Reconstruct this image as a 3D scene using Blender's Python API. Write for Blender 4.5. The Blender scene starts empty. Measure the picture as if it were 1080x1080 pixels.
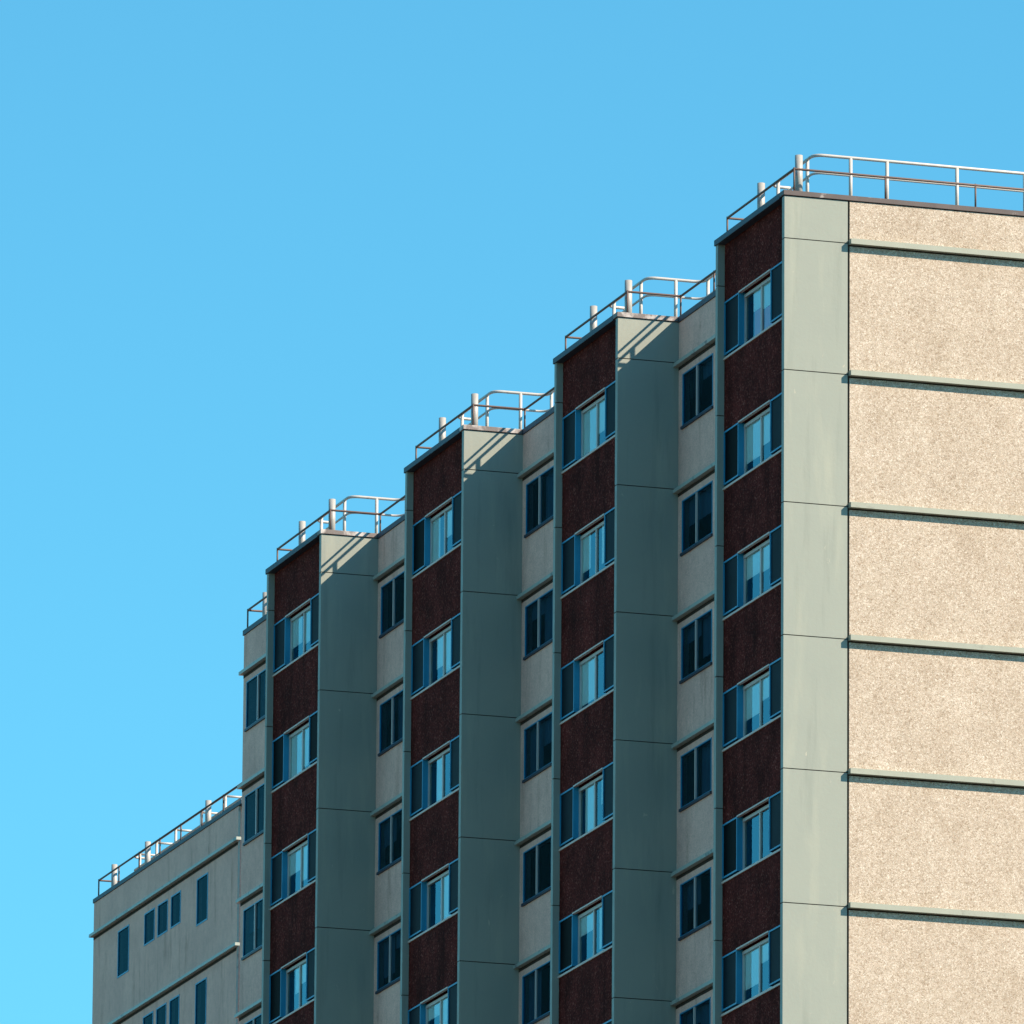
import bpy, math, random
from mathutils import Matrix, Vector
random.seed(7)
S = bpy.context.scene
COL = S.collection
ZG = 62.4                      # height of the top floor joint above the ground
P, D, W, H = 10.765, 1.361, 4.342, 2.75   # bay pitch, recess depth, bay width, storey
NB = 4
DEPTH = 14.0
WX, WY0, WY1, WTOP = 7.733, 64.72, 78.5, 1.62   # lower block
SUN = Vector((1.2, -1.0, 1.16)).normalized()

# ------------------------------------------------------------------ mesh helper
class MB:
    def __init__(s): s.v, s.f = [], []
    def box(s, x0, x1, y0, y1, z0, z1):
        b = len(s.v); z0 += ZG; z1 += ZG
        s.v += [(x0,y0,z0),(x1,y0,z0),(x1,y1,z0),(x0,y1,z0),(x0,y0,z1),(x1,y0,z1),(x1,y1,z1),(x0,y1,z1)]
        s.f += [tuple(b+i for i in q) for q in ((0,3,2,1),(4,5,6,7),(0,1,5,4),(1,2,6,5),(2,3,7,6),(3,0,4,7))]
        return s
    def quad(s, pts):
        b = len(s.v); s.v += [(x,y,z+ZG) for x,y,z in pts]; s.f.append(tuple(range(b, b+len(pts)))); return s
    def tube(s, pts, r, n=10, cap=True):
        pts = [Vector((x,y,z+ZG)) for x,y,z in pts]
        rings = []; up = None
        for i, p in enumerate(pts):
            t = (pts[min(i+1,len(pts)-1)]-pts[max(i-1,0)]).normalized()
            if up is None:
                up = Vector((0,0,1)) if abs(t.z) < .9 else Vector((1,0,0))
            a = t.cross(up).normalized(); c = a.cross(t).normalized(); up = c
            b = len(s.v)
            for k in range(n):
                th = 2*math.pi*k/n
                s.v.append(tuple(p + r*(math.cos(th)*a + math.sin(th)*c)))
            rings.append(b)
        for A, B in zip(rings, rings[1:]):
            for k in range(n):
                s.f.append((A+k, A+(k+1)%n, B+(k+1)%n, B+k))
        if cap:
            s.f.append(tuple(rings[0]+k for k in range(n))[::-1]); s.f.append(tuple(rings[-1]+k for k in range(n)))
        return s
    def sheet_x(s, x, ys, zs, holes, depth):
        """wall sheet in the plane X=x with real openings; holes = [(y0,y1,z0,z1)], reveals run to x+depth"""
        ys = sorted(set(ys) | {h[0] for h in holes} | {h[1] for h in holes})
        zs = sorted(set(zs) | {h[2] for h in holes} | {h[3] for h in holes})
        for a, b in zip(ys, ys[1:]):
            for c, d in zip(zs, zs[1:]):
                my, mz = (a+b)/2, (c+d)/2
                if any(h[0] < my < h[1] and h[2] < mz < h[3] for h in holes): continue
                s.quad([(x,b,c),(x,a,c),(x,a,d),(x,b,d)])
        for y0,y1,z0,z1 in holes:
            X = x+depth
            s.quad([(x,y0,z0),(X,y0,z0),(X,y0,z1),(x,y0,z1)]); s.quad([(X,y1,z0),(x,y1,z0),(x,y1,z1),(X,y1,z1)])
            s.quad([(x,y1,z0),(X,y1,z0),(X,y0,z0),(x,y0,z0)]); s.quad([(x,y0,z1),(X,y0,z1),(X,y1,z1),(x,y1,z1)])
        return s
    def build(s, name, mat, parent=None, smooth=False, bevel=0):
        me = bpy.data.meshes.new(name); me.from_pydata(s.v, [], s.f); me.update()
        me.materials.append(mat)
        if smooth:
            for p in me.polygons: p.use_smooth = len(p.vertices) == 4
        o = bpy.data.objects.new(name, me); COL.objects.link(o)
        if parent: o.parent = parent
        if bevel:
            m = o.modifiers.new('bevel','BEVEL'); m.width = bevel; m.segments = 1; m.limit_method = 'ANGLE'
        return o

def empty(name, label=None, cat=None, loc=(0,0,0), group=None):
    o = bpy.data.objects.new(name, None); COL.objects.link(o); o.location = loc
    o['label'] = label; o['category'] = cat
    if group: o['group'] = group
    return o

def rounded(pts, r, n=6):
    out = [Vector(pts[0])]
    for a, b, c in zip(pts, pts[1:], pts[2:]):
        a, b, c = map(Vector, (a,b,c)); u = (a-b).normalized(); w = (c-b).normalized()
        p0, p1 = b+u*r, b+w*r
        for k in range(n+1):
            t = k/n
            out.append((1-t)**2*p0 + 2*t*(1-t)*b + t*t*p1)
    out.append(Vector(pts[-1]))
    return out

# ------------------------------------------------------------------ materials
def nt(name):
    m = bpy.data.materials.new(name); m.use_nodes = True
    t = m.node_tree; return m, t, t.nodes['Principled BSDF']
def N(t, typ, **kw):
    n = t.nodes.new(typ)
    for k, v in kw.items():
        if k in n.inputs: n.inputs[k].default_value = v
        else: setattr(n, k, v)
    return n
def coords(t, scale=(1,1,1)):
    tc = N(t,'ShaderNodeTexCoord'); mp = N(t,'ShaderNodeMapping'); mp.inputs['Scale'].default_value = scale
    t.links.new(tc.outputs['Object'], mp.inputs['Vector']); return mp.outputs['Vector']
def noise(t, scale, detail=4, rough=.55, vec=(1,1,1), dist=0):
    n = N(t,'ShaderNodeTexNoise'); n.inputs['Scale'].default_value = scale; n.inputs['Detail'].default_value = detail
    n.inputs['Roughness'].default_value = rough; n.inputs['Distortion'].default_value = dist
    t.links.new(coords(t, vec), n.inputs['Vector']); return n.outputs['Fac']
def ramp(t, fac, stops):
    r = N(t,'ShaderNodeValToRGB'); e = r.color_ramp.elements
    while len(e) < len(stops): e.new(.5)
    for q, (p, c) in zip(e, stops):
        q.position = p; q.color = (*c, 1) if len(c) == 3 else c
    t.links.new(fac, r.inputs['Fac']); return r.outputs['Color']
def mix(t, fac, a, b, mode='MIX'):
    m = N(t,'ShaderNodeMix', data_type='RGBA', blend_type=mode)
    for sock, val in ((m.inputs[0],fac),(m.inputs[6],a),(m.inputs[7],b)):
        if hasattr(val,'is_output'): t.links.new(val, sock)
        elif isinstance(val,(int,float)): sock.default_value = val
        else: sock.default_value = (*val,1)
    return m.outputs[2]
def g(v): return (v,v,v)
def bump(t, b, height, strength, dist):
    n = N(t,'ShaderNodeBump'); n.inputs['Strength'].default_value = strength; n.inputs['Distance'].default_value = dist
    t.links.new(height, n.inputs['Height']); t.links.new(n.outputs['Normal'], b.inputs['Normal'])

def mat_pebble():
    m, t, b = nt('pebble_dash')
    vo = N(t,'ShaderNodeTexVoronoi'); vo.inputs['Scale'].default_value = 42
    wn = N(t,'ShaderNodeTexNoise'); wn.inputs['Scale'].default_value = 22; wn.inputs['Detail'].default_value = 1; cv = coords(t); t.links.new(cv, wn.inputs['Vector'])
    wa = N(t,'ShaderNodeVectorMath', operation='MULTIPLY_ADD'); wa.inputs[1].default_value = (.09,.09,.09)
    t.links.new(wn.outputs['Color'], wa.inputs[0]); t.links.new(cv, wa.inputs[2]); t.links.new(wa.outputs[0], vo.inputs['Vector'])
    sep = N(t,'ShaderNodeSeparateColor'); t.links.new(vo.outputs['Color'], sep.inputs[0])
    stones = ramp(t, sep.outputs[0], [(0,(.35,.28,.215)),(.22,(.475,.402,.325)),(.7,(.55,.48,.402)),(1,(.68,.62,.545))])
    crev = ramp(t, vo.outputs['Distance'], [(.30,g(1)),(.85,g(.72))])
    c = mix(t, 1, stones, crev, 'MULTIPLY')
    big = ramp(t, noise(t, .9, 5, .6), [(.3,(.90,.88,.86)),(.7,(1.04,1.04,1.04))])
    c = mix(t, 1, c, big, 'MULTIPLY')
    dirt = ramp(t, noise(t, 1.1, 5, .65, (1,1,.6)), [(.50,g(1)),(.75,(.85,.82,.79))])
    c = mix(t, 1, c, ramp(t, noise(t, 7, 3, .6), [(.3,g(.96)),(.7,g(1.03))]), 'MULTIPLY')
    c = mix(t, 1, c, dirt, 'MULTIPLY')
    t.links.new(c, b.inputs['Base Color']); b.inputs['Roughness'].default_value = .95; b.inputs['Specular IOR Level'].default_value = .1
    inv = N(t,'ShaderNodeMath', operation='SUBTRACT'); inv.inputs[0].default_value = 1; t.links.new(vo.outputs['Distance'], inv.inputs[1])
    bump(t, b, inv.outputs[0], .28, .013)
    return m

def mat_stucco():
    m, t, b = nt('grey_stucco')
    c = ramp(t, noise(t, 30, 3, .6), [(.3,(.84,.505,.41)),(.7,(.97,.60,.495))])
    c = mix(t, 1, c, ramp(t, noise(t, .6, 5, .6), [(.3,(.84,.84,.86)),(.7,g(1.05))]), 'MULTIPLY')
    st = ramp(t, noise(t, 2.3, 6, .66, (1,1,.13)), [(.53,g(1)),(.64,(.76,.74,.73)),(.74,(.48,.46,.45))])
    st = mix(t, ramp(t, noise(t, .45, 3), [(.36,g(0)),(.52,g(1))]), g(1), st)
    c = mix(t, 1, c, ramp(t, noise(t, 5, 5, .7), [(.3,g(.88)),(.7,g(1.05))]), 'MULTIPLY')
    c = mix(t, .75, c, ramp(t, noise(t, 34, 3, .7), [(.33,g(.68)),(.67,g(1.12))]), 'MULTIPLY')
    c = mix(t, .8, c, st, 'MULTIPLY')
    t.links.new(c, b.inputs['Base Color']); b.inputs['Roughness'].default_value = .95; b.inputs['Specular IOR Level'].default_value = .15
    bump(t, b, noise(t, 38, 3), .35, .01)
    return m

def mat_green():
    m, t, b = nt('green_paint')
    base = mix(t, noise(t, .8, 5, .6), (.258,.290,.265), (.300,.330,.292))
    pale = ramp(t, noise(t, 2.3, 5, .6, (1,1,.14)), [(.52,g(0)),(.76,g(.38))])
    c = mix(t, pale, base, (.42,.43,.35))
    dark = ramp(t, noise(t, 3.1, 5, .62, (1,1,.09), 0), [(.55,g(0)),(.75,g(.38))])
    c = mix(t, dark, c, (.15,.18,.165))
    sc = ramp(t, noise(t, 3.4, 6, .6, (1,1,.55), 1.2), [(.69,g(0)),(.73,g(.7))])
    c = mix(t, sc, c, (.46,.44,.36))
    t.links.new(c, b.inputs['Base Color'])
    t.links.new(ramp(t, noise(t, 4, 3), [(.3,g(.42)),(.7,g(.58))]), b.inputs['Roughness'])
    b.inputs['Specular IOR Level'].default_value = .14
    bump(t, b, noise(t, 14, 4), .15, .012)
    return m

def mat_brown():
    m, t, b = nt('brown_aggregate')
    vo = N(t,'ShaderNodeTexVoronoi'); vo.inputs['Scale'].default_value = 30; t.links.new(coords(t), vo.inputs['Vector'])
    sep = N(t,'ShaderNodeSeparateColor'); t.links.new(vo.outputs['Color'], sep.inputs[0])
    c = ramp(t, sep.outputs[0], [(0,(.058,.0085,.0075)),(.6,(.098,.0165,.0135)),(.9,(.15,.028,.022)),(.97,(.24,.075,.058))])
    c = mix(t, 1, c, ramp(t, noise(t, 1.4, 5, .65), [(.3,g(.55)),(.7,g(1.35))]), 'MULTIPLY')
    c = mix(t, 1, c, ramp(t, noise(t, 1.7, 4, .6, (1,1,.12)), [(.48,g(1)),(.70,g(.55))]), 'MULTIPLY')
    t.links.new(c, b.inputs['Base Color']); b.inputs['Roughness'].default_value = .9; b.inputs['Specular IOR Level'].default_value = .05
    bump(t, b, vo.outputs['Distance'], .4, .012)
    return m

def mat_paint(name, col, rough=.45, metal=0, spec=.5, var=.12, scale=3, stain=None):
    m, t, b = nt(name)
    n = noise(t, scale, 5, .6)
    c = mix(t, n, tuple(x*(1-var) for x in col), tuple(min(1,x*(1+var)) for x in col))
    if stain:
        c = mix(t, ramp(t, noise(t, stain[1], 5, .65), [(stain[2],g(0)),(stain[2]+.12,g(1))]), c, stain[0])
    t.links.new(c, b.inputs['Base Color'])
    b.inputs['Roughness'].default_value = rough; b.inputs['Metallic'].default_value = metal; b.inputs['Specular IOR Level'].default_value = spec
    return m

def mat_glass(name, ior=1.5, tint=(.75,.85,.88), refl=(1,1,1)):
    m, t, b = nt(name); t.nodes.remove(b)
    out = t.nodes['Material Output']
    fr = N(t,'ShaderNodeFresnel'); fr.inputs['IOR'].default_value = ior
    bp = N(t,'ShaderNodeBump'); bp.inputs['Strength'].default_value = .05; bp.inputs['Distance'].default_value = .05
    t.links.new(noise(t, 1.3, 2), bp.inputs['Height'])
    gl = N(t,'ShaderNodeBsdfGlossy'); gl.inputs['Roughness'].default_value = .02; gl.inputs['Color'].default_value = (*refl,1)
    t.links.new(bp.outputs['Normal'], gl.inputs['Normal'])
    tr = N(t,'ShaderNodeBsdfTransparent'); tr.inputs['Color'].default_value = (*tint,1)
    mx = N(t,'ShaderNodeMixShader')
    t.links.new(fr.outputs[0], mx.inputs[0]); t.links.new(tr.outputs[0], mx.inputs[1]); t.links.new(gl.outputs[0], mx.inputs[2])
    t.links.new(mx.outputs[0], out.inputs['Surface'])
    return m

M = dict(
    pebble=mat_pebble(), stucco=mat_stucco(), green=mat_green(), brown=mat_brown(),
    joint=mat_paint('joint_sealant_and_shade', (.055,.045,.04), .9, spec=.1),  # real wall joints, and the painted shade strips below the ledges
    trim=mat_paint('ledge_paint', (.29,.315,.265), .5, stain=((.19,.20,.17),2.2,.6)),
    recess_trim=mat_paint('recess_ledge_paint', (.36,.40,.36), .5, stain=((.16,.17,.16),2.6,.58)),
    coping=mat_paint('weathered_coping', (.085,.068,.068), .55, spec=.4, var=.4, stain=((.42,.40,.39),2.1,.60)),
    pale_coping=mat_paint('pale_coping', (.17,.145,.14), .55, spec=.4, var=.4, stain=((.50,.47,.46),1.9,.50)),
    dark_coping=mat_paint('dark_coping', (.035,.055,.085), .55, spec=.3),
    frame=mat_paint('window_frame_paint', (.02,.25,.44), .45, spec=.35),
    pale_frame=mat_paint('aluminium_frame', (.50,.48,.47), .45, spec=.5),
    sill=mat_paint('sill_paint', (.58,.44,.38), .5),
    screen=mat_paint('insect_screen', (.004,.012,.02), .6, spec=.07, var=.7, scale=2.2),
    grey_net=mat_paint('grey_net_curtain', (.26,.27,.28), .9, spec=.1, var=.25, scale=3),
    black_screen=mat_paint('dark_screen', (.003,.004,.005), .6, spec=.03, var=.5),
    glass=mat_glass('window_glass', 1.9, (.98,.99,.99), (.40,.88,1.0)), dark_glass=mat_glass('tinted_glass', 1.24, (.26,.42,.55), (.25,.75,1)), block_glass=mat_glass('block_glass', 1.06, (.2,.34,.42), (.4,.9,1)),
    blind=mat_paint('blind_fabric', (.97,.93,.88), .9, spec=.1, var=.06),
    curtain=mat_paint('mauve_curtain', (.97,.30,.42), .9, spec=.1, var=.3, scale=5),
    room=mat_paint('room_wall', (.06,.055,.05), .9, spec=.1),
    roof=mat_paint('roof_felt', (.16,.155,.15), .9, spec=.1),
    galv=mat_paint('white_rail_paint', (.43,.425,.41), .45, spec=.5, var=.08, stain=((.25,.20,.16),5,.62)),
    rust=mat_paint('rusty_rail_paint', (.115,.075,.066), .6, spec=.4, var=.35, scale=6),
    pipe=mat_paint('galvanised_pipe', (.33,.33,.32), .45, spec=.5, var=.15, scale=8),
)

# ------------------------------------------------------------------ tower
BLACK = {(0,1,True),(0,4,True),(1,4,True),(2,0,True),(3,1,True),(3,1,False),(3,3,True),(2,5,True)}
def bay_window(parent, k, r, drops, mauve=False):
    y = k*P; zt = -H*r-.345; zb = -H*r-1.475
    yl0, yl1 = y+3.27, y+W-.14          # left screen box
    yr0, yr1 = y+.155, y+1.275          # right screen box
    X0, X1 = .15, .28
    vr = random.Random(k*31+r*7+3); frames = []; fw = .035
    p = MB(); a, b = yr1, yl0; sx = X1
    p.box(sx-.02, sx+.06, a, b, zt-.115, zt-.05); p.box(sx-.02, sx+.06, a, b, zb, zb+.03)
    p.box(sx-.01, sx+.05, y+2.20, y+2.265, zb+.03, zt-.115)
    p.box(sx-.015, sx+.055, b-.045, b, zb+.03, zt-.115); p.box(sx-.015, sx+.055, a, a+.04, zb+.03, zt-.115)
    for a, b in ((yl0,yl1),(yr0,yr1)):
        f = MB(); frames.append(f)
        f.box(X0-.012, X1, a, b, zt-fw, zt); f.box(X0-.012, X1, a, b, zb, zb+fw)
        f.box(X0-.012, X1, a, a+fw, zb+fw, zt-fw); f.box(X0-.012, X1, b-fw, b, zb+fw, zt-fw)
    fo = p.build('window', M['pale_frame'], parent)
    for m_ in frames: m_.build('screen_frame', M['frame'], fo)
    for a, b in ((yl0,yl1),(yr0,yr1)):
        MB().box(X0+.012, X1-.02, a+fw, b-fw, zb+fw, zt-fw).build('insect_screen', M['black_screen' if (k,r,a > y+2) in BLACK else 'screen'], fo)
    a, b = yr1, yl0
    MB().box(X0-.02, X0+.05, a, b, zt-.02, zt+.012).build('lintel', M['sill'], fo)
    MB().box(X0-.03, X1+.06, y+.155, y+W-.14, zb-.105, zb-.062).build('sill', M['sill'], fo)
    for i, (c, d) in enumerate(((y+2.265, b-.045),(a+.04, y+2.20))):
        MB().quad([(sx+.02,d,zb+.03),(sx+.02,c,zb+.03),(sx+.02,c,zt-.115),(sx+.02,d,zt-.115)]).build('pane', M['glass'], fo)
        top = zt-.10; dr = drops[i]
        if dr > 0:
            w = d-c; draw = vr.random()      # some curtains are drawn to one side
            if draw < .3: d = c+w*vr.uniform(.4,.75)
            elif draw < .5: c = d-w*vr.uniform(.45,.8)
            n = 14; zb2 = top-(zt-zb-.12)*dr
            def fabric(z0, z1, xo, mat, name, amp):
                q = MB(); ph = random.random()*6
                for j in range(n):
                    y0 = c+(d-c)*j/n; y1 = c+(d-c)*(j+1)/n
                    x0 = sx+xo+amp*math.sin(ph+j*1.9); x1 = sx+xo+amp*math.sin(ph+(j+1)*1.9)
                    q.quad([(x1,y1,z0),(x0,y0,z0),(x0,y0,z1),(x1,y1,z1)])
                q.build(name, mat, fo)
            fabric(zb2, top, .035, M['blind'], 'blind', .004)
            if mauve: fabric(zb, zb2, .05, M['curtain'], 'curtain', .02)
    return fo

def recess_window(parent, x, y0, y1, zb, zt, mull=True, glass='dark_glass'):
    f = MB(); mu = MB(); fw = .028; X0, X1 = x-.012, x+.045
    f.box(X0, X1, y0, y1, zt-fw, zt); f.box(X0, X1, y0, y1, zb, zb+fw)
    f.box(X0, X1, y0, y0+fw, zb+fw, zt-fw); f.box(X0, X1, y1-fw, y1, zb+fw, zt-fw)
    ym = (y0+y1)/2+.03
    if mull: mu.box(X0-.012, X1-.002, ym-.024, ym+.024, zb+fw, zt-fw)
    fo = f.build('window', M['frame'], parent)
    if mull: mu.build('mullion', M['pale_frame'], fo)
    xs = x+.012
    for a, b in (((y0+fw, ym-.024),(ym+.024, y1-fw)) if mull else ((y0+fw, y1-fw),)):
        MB().quad([(xs,b,zb+fw),(xs,a,zb+fw),(xs,a,zt-fw),(xs,b,zt-fw)]).build('pane', M[glass], fo)
        if random.random() < .7:
            dr = random.choice((.3,.5,.75,1.0)); z0 = zt-(zt-zb)*dr
            q = MB(); n = 10; ph = random.random()*6
            for j in range(n):
                u0, u1 = a+(b-a)*j/n, a+(b-a)*(j+1)/n
                q.quad([(x+.13+.012*math.sin(ph+(j+1)*2),u1,z0),(x+.13+.012*math.sin(ph+j*2),u0,z0),(x+.13+.012*math.sin(ph+j*2),u0,zt),(x+.13+.012*math.sin(ph+(j+1)*2),u1,zt)])
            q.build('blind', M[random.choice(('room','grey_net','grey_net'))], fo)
    MB().box(x-.045, x+.03, y0-.02, y1+.02, zb-.06, zb-.003).build('sill', M['dark_coping'], fo)
    return fo

NJ = 22
BASE = -ZG
TOP = .88
def stacked(m, x0, x1, y0, y1, gap=.020, inset=.018):
    """wall panels one storey high with a recessed joint between them"""
    zs = [TOP] + [-H*r for r in range(NJ+1)]
    for a, b in zip(zs, zs[1:]):
        m.box(x0, x1, y0, y1, b+gap/2, a-(gap/2 if a != TOP else 0))

tower = empty('apartment_tower', 'tall tower block with stepped brown and green window bays and a sunlit pebble-dash end wall', 'apartment building')
# end wall
ew = MB(); LT, LB = .076, -.034
zs = [TOP] + [-H*r for r in range(NJ+1)]
for i, (a, b) in enumerate(zip(zs, zs[1:])):
    ew.box(1.405, DEPTH, 0, .30, b+LT+.016, a+(LB-.03 if i else 0))
ew.build('end_wall', M['pebble'], tower)
MB().box(1.362, DEPTH-.01, .03, .29, BASE, TOP-.01).build('wall_joint', M['joint'], tower)
for r in range(7):
    m = MB(); x = 1.385
    while x < DEPTH:
        x2 = min(x+(4.02 if x < 2 else 3.6), DEPTH); m.box(x+.004, x2-.004, -.135, -.001, -H*r+LB, -H*r+LT); x = x2
    m.box(1.385, DEPTH, -.118, 0.02, -H*r+LB+.006, -H*r+LT-.006)
    m.build('ledge', M['trim'], tower)

DR = {  # how far the blinds hang: (left sash, right sash) by bay, storeys from the top
    0: [(.42,.5),(.78,.62),(.48,.52),(.66,.45),(0,1),(.75,.38),(.5,.6)],
    1: [(1,.68),(.75,.82),(.9,.0),(1,.55),(.4,.9),(.2,.75),(.4,.6)],
    2: [(1,.6),(.7,.9),(.95,.3),(0,1),(.3,1),(.8,1),(.5,.6)],
    3: [(.65,.75),(1,.9),(.5,.8),(.6,.45),(.5,.7),(.5,.5),(.5,.5)]}
for k in range(NB):
    y = k*P
    m = MB(); stacked(m, 0, D, y, y+.15); m.build('pier', M['green'], tower)
    MB().box(.016, D-.002, y+.018, y+.145, BASE, TOP-.01).build('pier_joint', M['joint'], tower)
    m = MB(); stacked(m, 0, D-.02, y+W-.135, y+W); m.build('fin', M['green'], tower)
    MB().box(.018, D-.03, y+W-.117, y+W-.018, BASE, TOP-.01).build('fin_joint', M['joint'], tower)
    # brown infill between the window strips
    m = MB(); zz = TOP; rows = 7
    for r in range(rows):
        m.box(.15, D+.25, y+.151, y+W-.136, -H*r-.345, zz); zz = -H*r-1.475-.06
    m.box(.15, D+.25, y+.151, y+W-.136, BASE, zz)
    m.build('brown_infill', M['brown'], tower)
    for r in range(rows):
        bay_window(tower, k, r, DR[k][r], mauve=(k == 0 and r == 0))
    # recessed grey wall with its windows
    y0, y1 = y+W, y+P
    holes = [(y1-2.27, y1-.27, -H*r-1.45, -H*r-.31) for r in range(7)]
    MB().sheet_x(D, [y0, y1], [BASE, TOP], holes, .16).build('recess_wall', M['stucco'], tower)
    for h in holes: recess_window(tower, D, h[0], h[1], h[2], h[3], True, 'dark_glass' if k < NB-1 else 'block_glass')
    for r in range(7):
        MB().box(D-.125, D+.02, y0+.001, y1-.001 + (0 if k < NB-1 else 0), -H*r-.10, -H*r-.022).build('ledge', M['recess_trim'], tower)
        MB().box(D-.006, D+.02, y0+.002, y1-.002, -H*r-.17, -H*r-.1005).build('ledge_shade_strip', M['joint'], tower)  # dark strip painted in as the contact shadow under the ledge
    # copings
    e = y+.25
    c = MB()
    if k == 0: c.box(-.03, DEPTH+.03, -.03, .25, .895, 1.0)
    else: c.box(-.03, D-.031, y-.03, e, .895, 1.0)
    c.build('coping', M['coping' if k == 0 else 'pale_coping'], tower, bevel=.006)
    c = MB()
    c.box(-.03, .25, e+.001, y+W+.03, .875, 1.0); c.box(.251, D-.031, y+W-.2, y+W+.03, .895, 1.0)
    c.box(D-.03, D+.25, (y1 if k < 0 else y0+.031) if True else 0, y1+(-.031 if k < NB-1 else .03), .875, 1.0)
    if k < NB-1: c.box(D-.03, D+.25, y1-.03, y1+.25, .895, .998)
    c.build('coping', M['dark_coping'], tower, bevel=.006)
    MB().box(.16, D+.24, y+.16, y+W-.15, TOP, TOP+.012).build('roof', M['roof'], tower)
MB().box(D+.02, DEPTH-.02, .31, NB*P-.02, TOP-.02, TOP+.01).build('roof', M['roof'], tower)
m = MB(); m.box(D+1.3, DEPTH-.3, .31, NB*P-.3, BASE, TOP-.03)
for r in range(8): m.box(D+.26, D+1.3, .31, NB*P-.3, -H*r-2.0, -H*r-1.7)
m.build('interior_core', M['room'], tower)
m = MB(); m.box(D+.005, DEPTH, NB*P-.29, NB*P, BASE, TOP); m.box(DEPTH-.29, DEPTH-.001, .31, NB*P-.3, BASE, TOP-.03)
m.build('rear_wall', M['stucco'], tower)

def pipe(parent, x, y, base, top, r=.08):
    m = MB(); m.tube([(x,y,base),(x,y,top)], r, 16)
    o = m.build('vent_pipe', M['pipe'], parent, smooth=True)
    c = MB(); c.tube([(x,y,base+.002),(x,y,base+.06)], r*1.35, 16); c.build('collar', M['pipe'], o, smooth=True)
for k in range(NB):
    for yy in ((.39,2.75) if k == 0 else (.58,2.95)):
        pipe(tower, .44 if k == 0 else .42, k*P+yy, TOP+.012, 1.86)
pipe(tower, D+.40, NB*P-.42, TOP+.01, 1.86)

# ------------------------------------------------------------------ lower block
block = empty('apartment_block', 'lower grey stucco block with narrow windows, behind the left end of the tower', 'apartment building', (WX, WY0, 0))
def wb(mb, name, mat, parent=block, **kw):
    mb.v = [(x-WX, y-WY0, z) for x,y,z in mb.v]; return mb.build(name, mat, parent, **kw)
wrows = [0, 1, 2, 3]
spans = [(67.68,68.70,-.95),(70.18,71.09,-.57),(71.38,72.33,-.57),(72.61,73.58,-.57),(75.03,76.10,-.966)]
holes = [(a, b, z-H*r, .295-H*r) for r in wrows for a, b, z in spans]
wall = MB(); wall.sheet_x(WX, [65.01, WY1], [BASE, WTOP-.11], holes, .14)
wall.quad([(WX,65.01,BASE),(WX+.455,65.01,BASE),(WX+.455,65.01,WTOP-.11),(WX,65.01,WTOP-.11)])
wall.quad([(WX+.45,64.4,BASE),(WX+DEPTH,64.4,BASE),(WX+DEPTH,64.4,WTOP-.11),(WX+.45,64.4,WTOP-.11)])
wall.quad([(WX+DEPTH,WY1,BASE),(WX,WY1,BASE),(WX,WY1,WTOP-.11),(WX+DEPTH,WY1,WTOP-.11)])
wall.quad([(WX+DEPTH,WY0,BASE),(WX+DEPTH,WY1,BASE),(WX+DEPTH,WY1,WTOP-.11),(WX+DEPTH,WY0,WTOP-.11)])
wb(wall, 'wall', M['stucco'])
wb(MB().box(WX+.43, WX+.7, 64.39, 65.02, BASE, WTOP+.22), 'corner_sun_block', M['stucco'])  # unseen upright, added and raised to keep sun off the wall return
wb(MB().box(WX+.004, WX+.05, 64.985, 65.009, BASE, WTOP-.12), 'corner_joint', M['recess_trim'])
for h in holes:
    y0, y1, z0, z1 = h; fw = .04; X0, X1 = WX-.012, WX+.045
    f = MB(); f.box(X0,X1,y0,y1,z1-fw,z1); f.box(X0,X1,y0,y1,z0,z0+fw); f.box(X0,X1,y0,y0+fw,z0+fw,z1-fw); f.box(X0,X1,y1-fw,y1,z0+fw,z1-fw)
    fo = wb(f, 'window', M['frame'])
    wb(MB().quad([(WX+.012,y1-fw,z0+fw),(WX+.012,y0+fw,z0+fw),(WX+.012,y0+fw,z1-fw),(WX+.012,y1-fw,z1-fw)]), 'pane', M['block_glass'], fo)
for r in wrows:
    wb(MB().box(WX-.127, WX-.001, WY0, WY1+.02, .572-H*r, .65-H*r), 'ledge', M['recess_trim'])
    wb(MB().box(WX-.006, WX+.02, 65.02, WY1-.01, .50-H*r, .5715-H*r), 'ledge_shade_strip', M['joint'])  # dark strip standing in for the shade below the block's ledge
wb(MB().box(WX-.03, WX+.25, WY0-.03, WY1+.03, WTOP-.115, WTOP), 'coping', M['dark_coping'], bevel=.006)
wb(MB().box(WX+.251, WX+DEPTH, WY0+.005, WY1-.005, WTOP-.13, WTOP-.108), 'roof', M['roof'])
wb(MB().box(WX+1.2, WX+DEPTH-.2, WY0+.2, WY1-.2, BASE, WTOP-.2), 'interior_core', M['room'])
for yy in (78.05, 74.85, 69.2):
    m = MB().tube([(WX+.42,yy,WTOP-.1),(WX+.42,yy,WTOP+.88)], .08, 16); wb(m, 'vent_pipe', M['pipe'], smooth=True)

# ------------------------------------------------------------------ railings
def post(parent, x, y, z0, z1, r, mat, off=(0,0)):
    m = MB().tube([(x-off[0],y-off[1],z0),(x-off[0],y-off[1],z1)], r, 10); return m.build('post', mat, parent, smooth=True)
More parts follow.
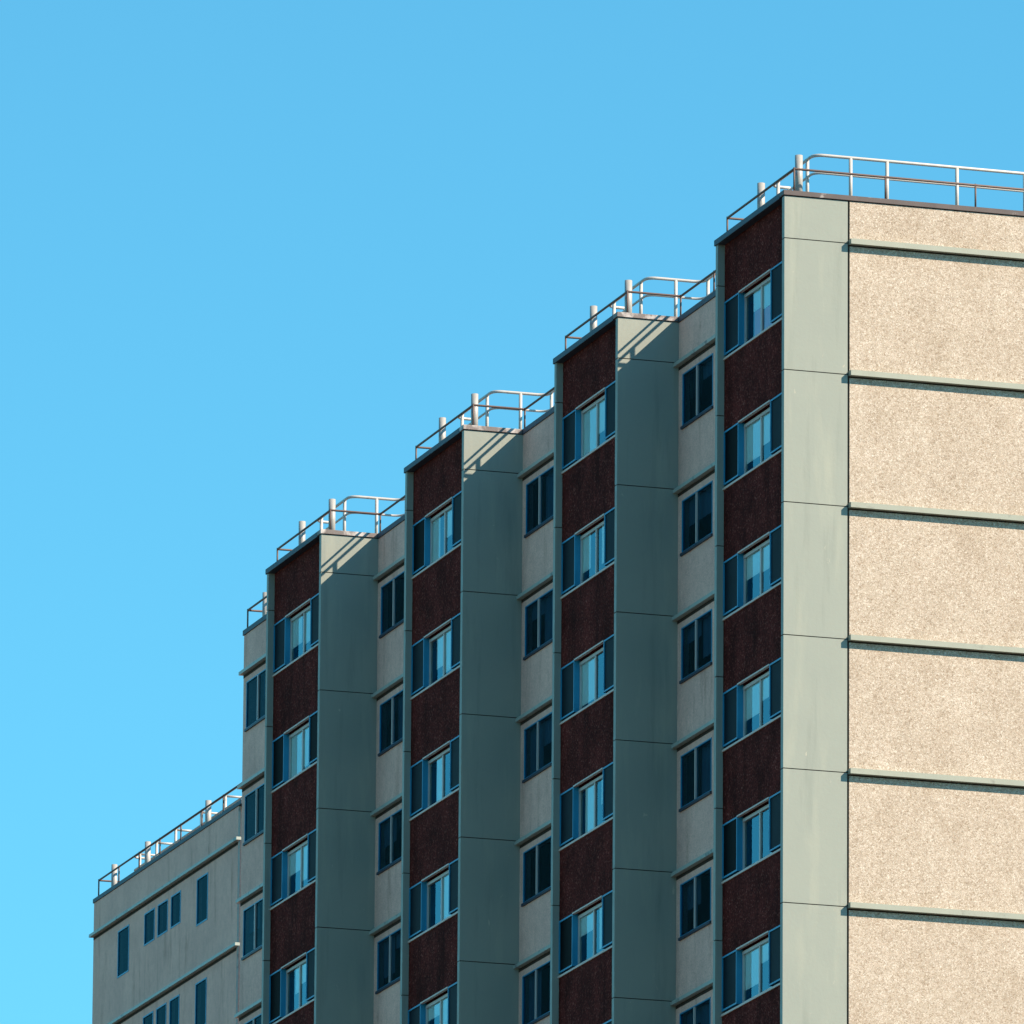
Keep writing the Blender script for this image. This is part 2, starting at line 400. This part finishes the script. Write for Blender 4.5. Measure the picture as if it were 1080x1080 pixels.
# thin dark hand rail at the edge of the tower roof
tr = empty('roof_railing', 'thin rusty single-bar railing following the stepped roof edge of the tall tower', 'railing', (0,0,0))
path = [(DEPTH-.2,.07)]
for k in range(NB):
    y = k*P
    path += [(.23,y+.07),(.23,y+W-.06),(D+.06,y+W-.06),(D+.06,y+P+(.07 if k < NB-1 else -.08))]
path += [(5.0,NB*P-.08)]
ZR = 1.48
MB().tube(rounded([(x,y,ZR) for x,y in path], .03, 3), .025, 8).build('rail', M['rust'], tr, smooth=True)
px = [2.2, 4.15, 6.1, 8.05, 10.0, 12.0]
spots = [(x,.07) for x in px]
for k in range(NB):
    y = k*P
    spots += [(.23,y+.07),(.23,y+W-.06),(D+.06,y+W-.06)]
    e = y+P+(.07 if k < NB-1 else -.08)
    spots += [(D+.06,e),(D+.06,e-2.2),(D+.06,e-4.3)]
for x, y in spots: post(tr, x, y, .99, ZR+.03, .02, M['rust'])

# white guard rail set back from the edge
I = .82
gr = empty('guard_rail', 'white two-bar guard rail with rounded corners set back on the tall tower roof', 'railing', (0,0,0))
IF = .92                       # inset of the legs that run along the brown bays
runs = []
for k in range(NB):
    y = k*P
    start = [(DEPTH-1,I)] if k == 0 else [(D+I,y-P+W+.25),(D+I,y+I)]
    runs.append(start + [(IF,y+I),(IF,y+W-I),(IF+.42,y+W-I)])
runs.append([(D+I,(NB-1)*P+W+.25),(D+I,NB*P-I),(8.0,NB*P-I)])
for run in runs:
    for z, r in ((2.03,.033),(1.655,.026)):
        MB().tube(rounded([(x,y,z) for x,y in run], .24, 6), r, 10).build('rail', M['galv'], gr, smooth=True)
spots = [(x,I) for x in (1.71,2.5,4.02,5.5,7.2,9,10.8,12.5)]
for k in range(NB):
    y = k*P
    spots += [(IF,y+I+.42),(IF+.40,y+W-I),(IF,y+W-I-.45)]
    spots += [(D+I,y+W+.27),(D+I,y+P-1.545),(D+I,y+P-3.9)]
    if k < NB-1: spots += [(1.56,y+P+I),(D+I,y+P+I-.3)]
for x, y in spots: post(gr, x, y, TOP+.01, 2.02, .038, M['galv'])
for k in (0, 1):
    MB().tube([(D+I,k*P+P-1.545,1.64),(D+.5,k*P+P-1.545,1.64)], .035, 10).build('brace', M['galv'], gr, smooth=True)
for x, y in ((D+I,P-1.545),):
    MB().tube([(x,y,1.78),(x+.32,y,2.02)], .024, 8).build('brace', M['galv'], gr, smooth=True)

# the same two kinds on the lower block
tr2 = empty('roof_railing', 'dark single-bar railing along the roof edge of the lower grey block', 'railing', (WX,WY0,0))
def off(mb): mb.v = [(x-WX, y-WY0, z) for x,y,z in mb.v]; return mb
ys = [78.42-1.95*i for i in range(8)]
off(MB().tube(rounded([(WX+4,78.42,WTOP+.5),(WX+.1,78.42,WTOP+.5),(WX+.1,64.78,WTOP+.5)], .03, 3), .025, 8)).build('rail', M['rust'], tr2, smooth=True)
for yy in ys[:7]: off(MB().tube([(WX+.1,yy,WTOP-.01),(WX+.1,yy,WTOP+.53)], .021, 8)).build('post', M['rust'], tr2, smooth=True)
gr2 = empty('guard_rail', 'white guard rail with short cross bars behind the railing of the lower grey block', 'railing', (WX,WY0,0))
for z, r in ((WTOP+1.03,.033),(WTOP+.655,.026)):
    off(MB().tube(rounded([(WX+6,WY1-I,z),(WX+I,WY1-I,z),(WX+I,WY0+.4,z)], .26, 6), r, 10)).build('rail', M['galv'], gr2, smooth=True)
for yy in (77.0, 75.4, 73.6, 71.2, 69.0, 67.2, 65.6):
    for xx in (WX+I, WX+I+.55):
        off(MB().tube([(xx,yy,WTOP-.1),(xx,yy,WTOP+1.02)], .038, 10)).build('post', M['galv'], gr2, smooth=True)
    off(MB().tube([(WX+I,yy,WTOP+.99),(WX+I+.55,yy,WTOP+.99)], .03, 10)).build('brace', M['galv'], gr2, smooth=True)

# ------------------------------------------------------------------ ground
m, t, b = nt('town_ground')
c = ramp(t, noise(t, .02, 6, .6), [(.35,(.042,.042,.03)),(.5,(.07,.052,.04)),(.65,(.095,.07,.055))])
t.links.new(c, b.inputs['Base Color']); b.inputs['Roughness'].default_value = .95
gm = MB(); gm.quad([(-4000,-4000,-ZG),(4000,-4000,-ZG),(4000,4000,-ZG),(-4000,4000,-ZG)])
go = gm.build('ground', m); go['kind'] = 'structure'

# ------------------------------------------------------------------ light, sky, camera
el = math.asin(SUN.z); az = math.atan2(SUN.x, SUN.y)
wd = bpy.data.worlds.new('World'); S.world = wd; wd.use_nodes = True
t = wd.node_tree; bg = t.nodes['Background']
sk = N(t,'ShaderNodeTexSky'); sk.sky_type = 'NISHITA'; sk.sun_disc = False
sk.sun_elevation = el; sk.sun_rotation = az; sk.altitude = 800; sk.air_density = 1.0; sk.dust_density = 0; sk.ozone_density = 1.6
tint = N(t,'ShaderNodeMix', data_type='RGBA', blend_type='MULTIPLY'); tint.inputs[0].default_value = 1
tint.inputs[7].default_value = (.365,.945,.965,1)
t.links.new(sk.outputs['Color'], tint.inputs[6]); t.links.new(tint.outputs[2], bg.inputs['Color'])
bg.inputs['Strength'].default_value = .10
sl = bpy.data.lights.new('sun', 'SUN'); sl.energy = 5.0; sl.angle = math.radians(.53); sl.color = (1.0,.81,.62)
so = bpy.data.objects.new('sun', sl); COL.objects.link(so); so.rotation_euler = SUN.to_track_quat('Z','Y').to_euler(); so.location = (60,-60,140)

cam = bpy.data.cameras.new('camera'); co = bpy.data.objects.new('camera', cam); COL.objects.link(co)
cam.sensor_width = 36; cam.lens = 36*12589.21/1080; cam.clip_start = 1; cam.clip_end = 12000
fw = Vector((0.29639379,0.92745889,0.22797089)); rt = Vector((0.95197007,-0.30609659,0.00760619)); up = Vector((-0.07683554,-0.21476704,0.97363824))
R = Matrix((rt, up, -fw)).transposed().to_4x4()
R.translation = Vector((-76.65309,-221.83289,-60.70188+ZG)); co.matrix_world = R
S.camera = co
S.render.resolution_x = S.render.resolution_y = 1024
S.view_settings.view_transform = 'Standard'; S.view_settings.look = 'None'; S.view_settings.gamma = 1; S.view_settings.exposure = 1.02
S.cycles.transparent_max_bounces = 16
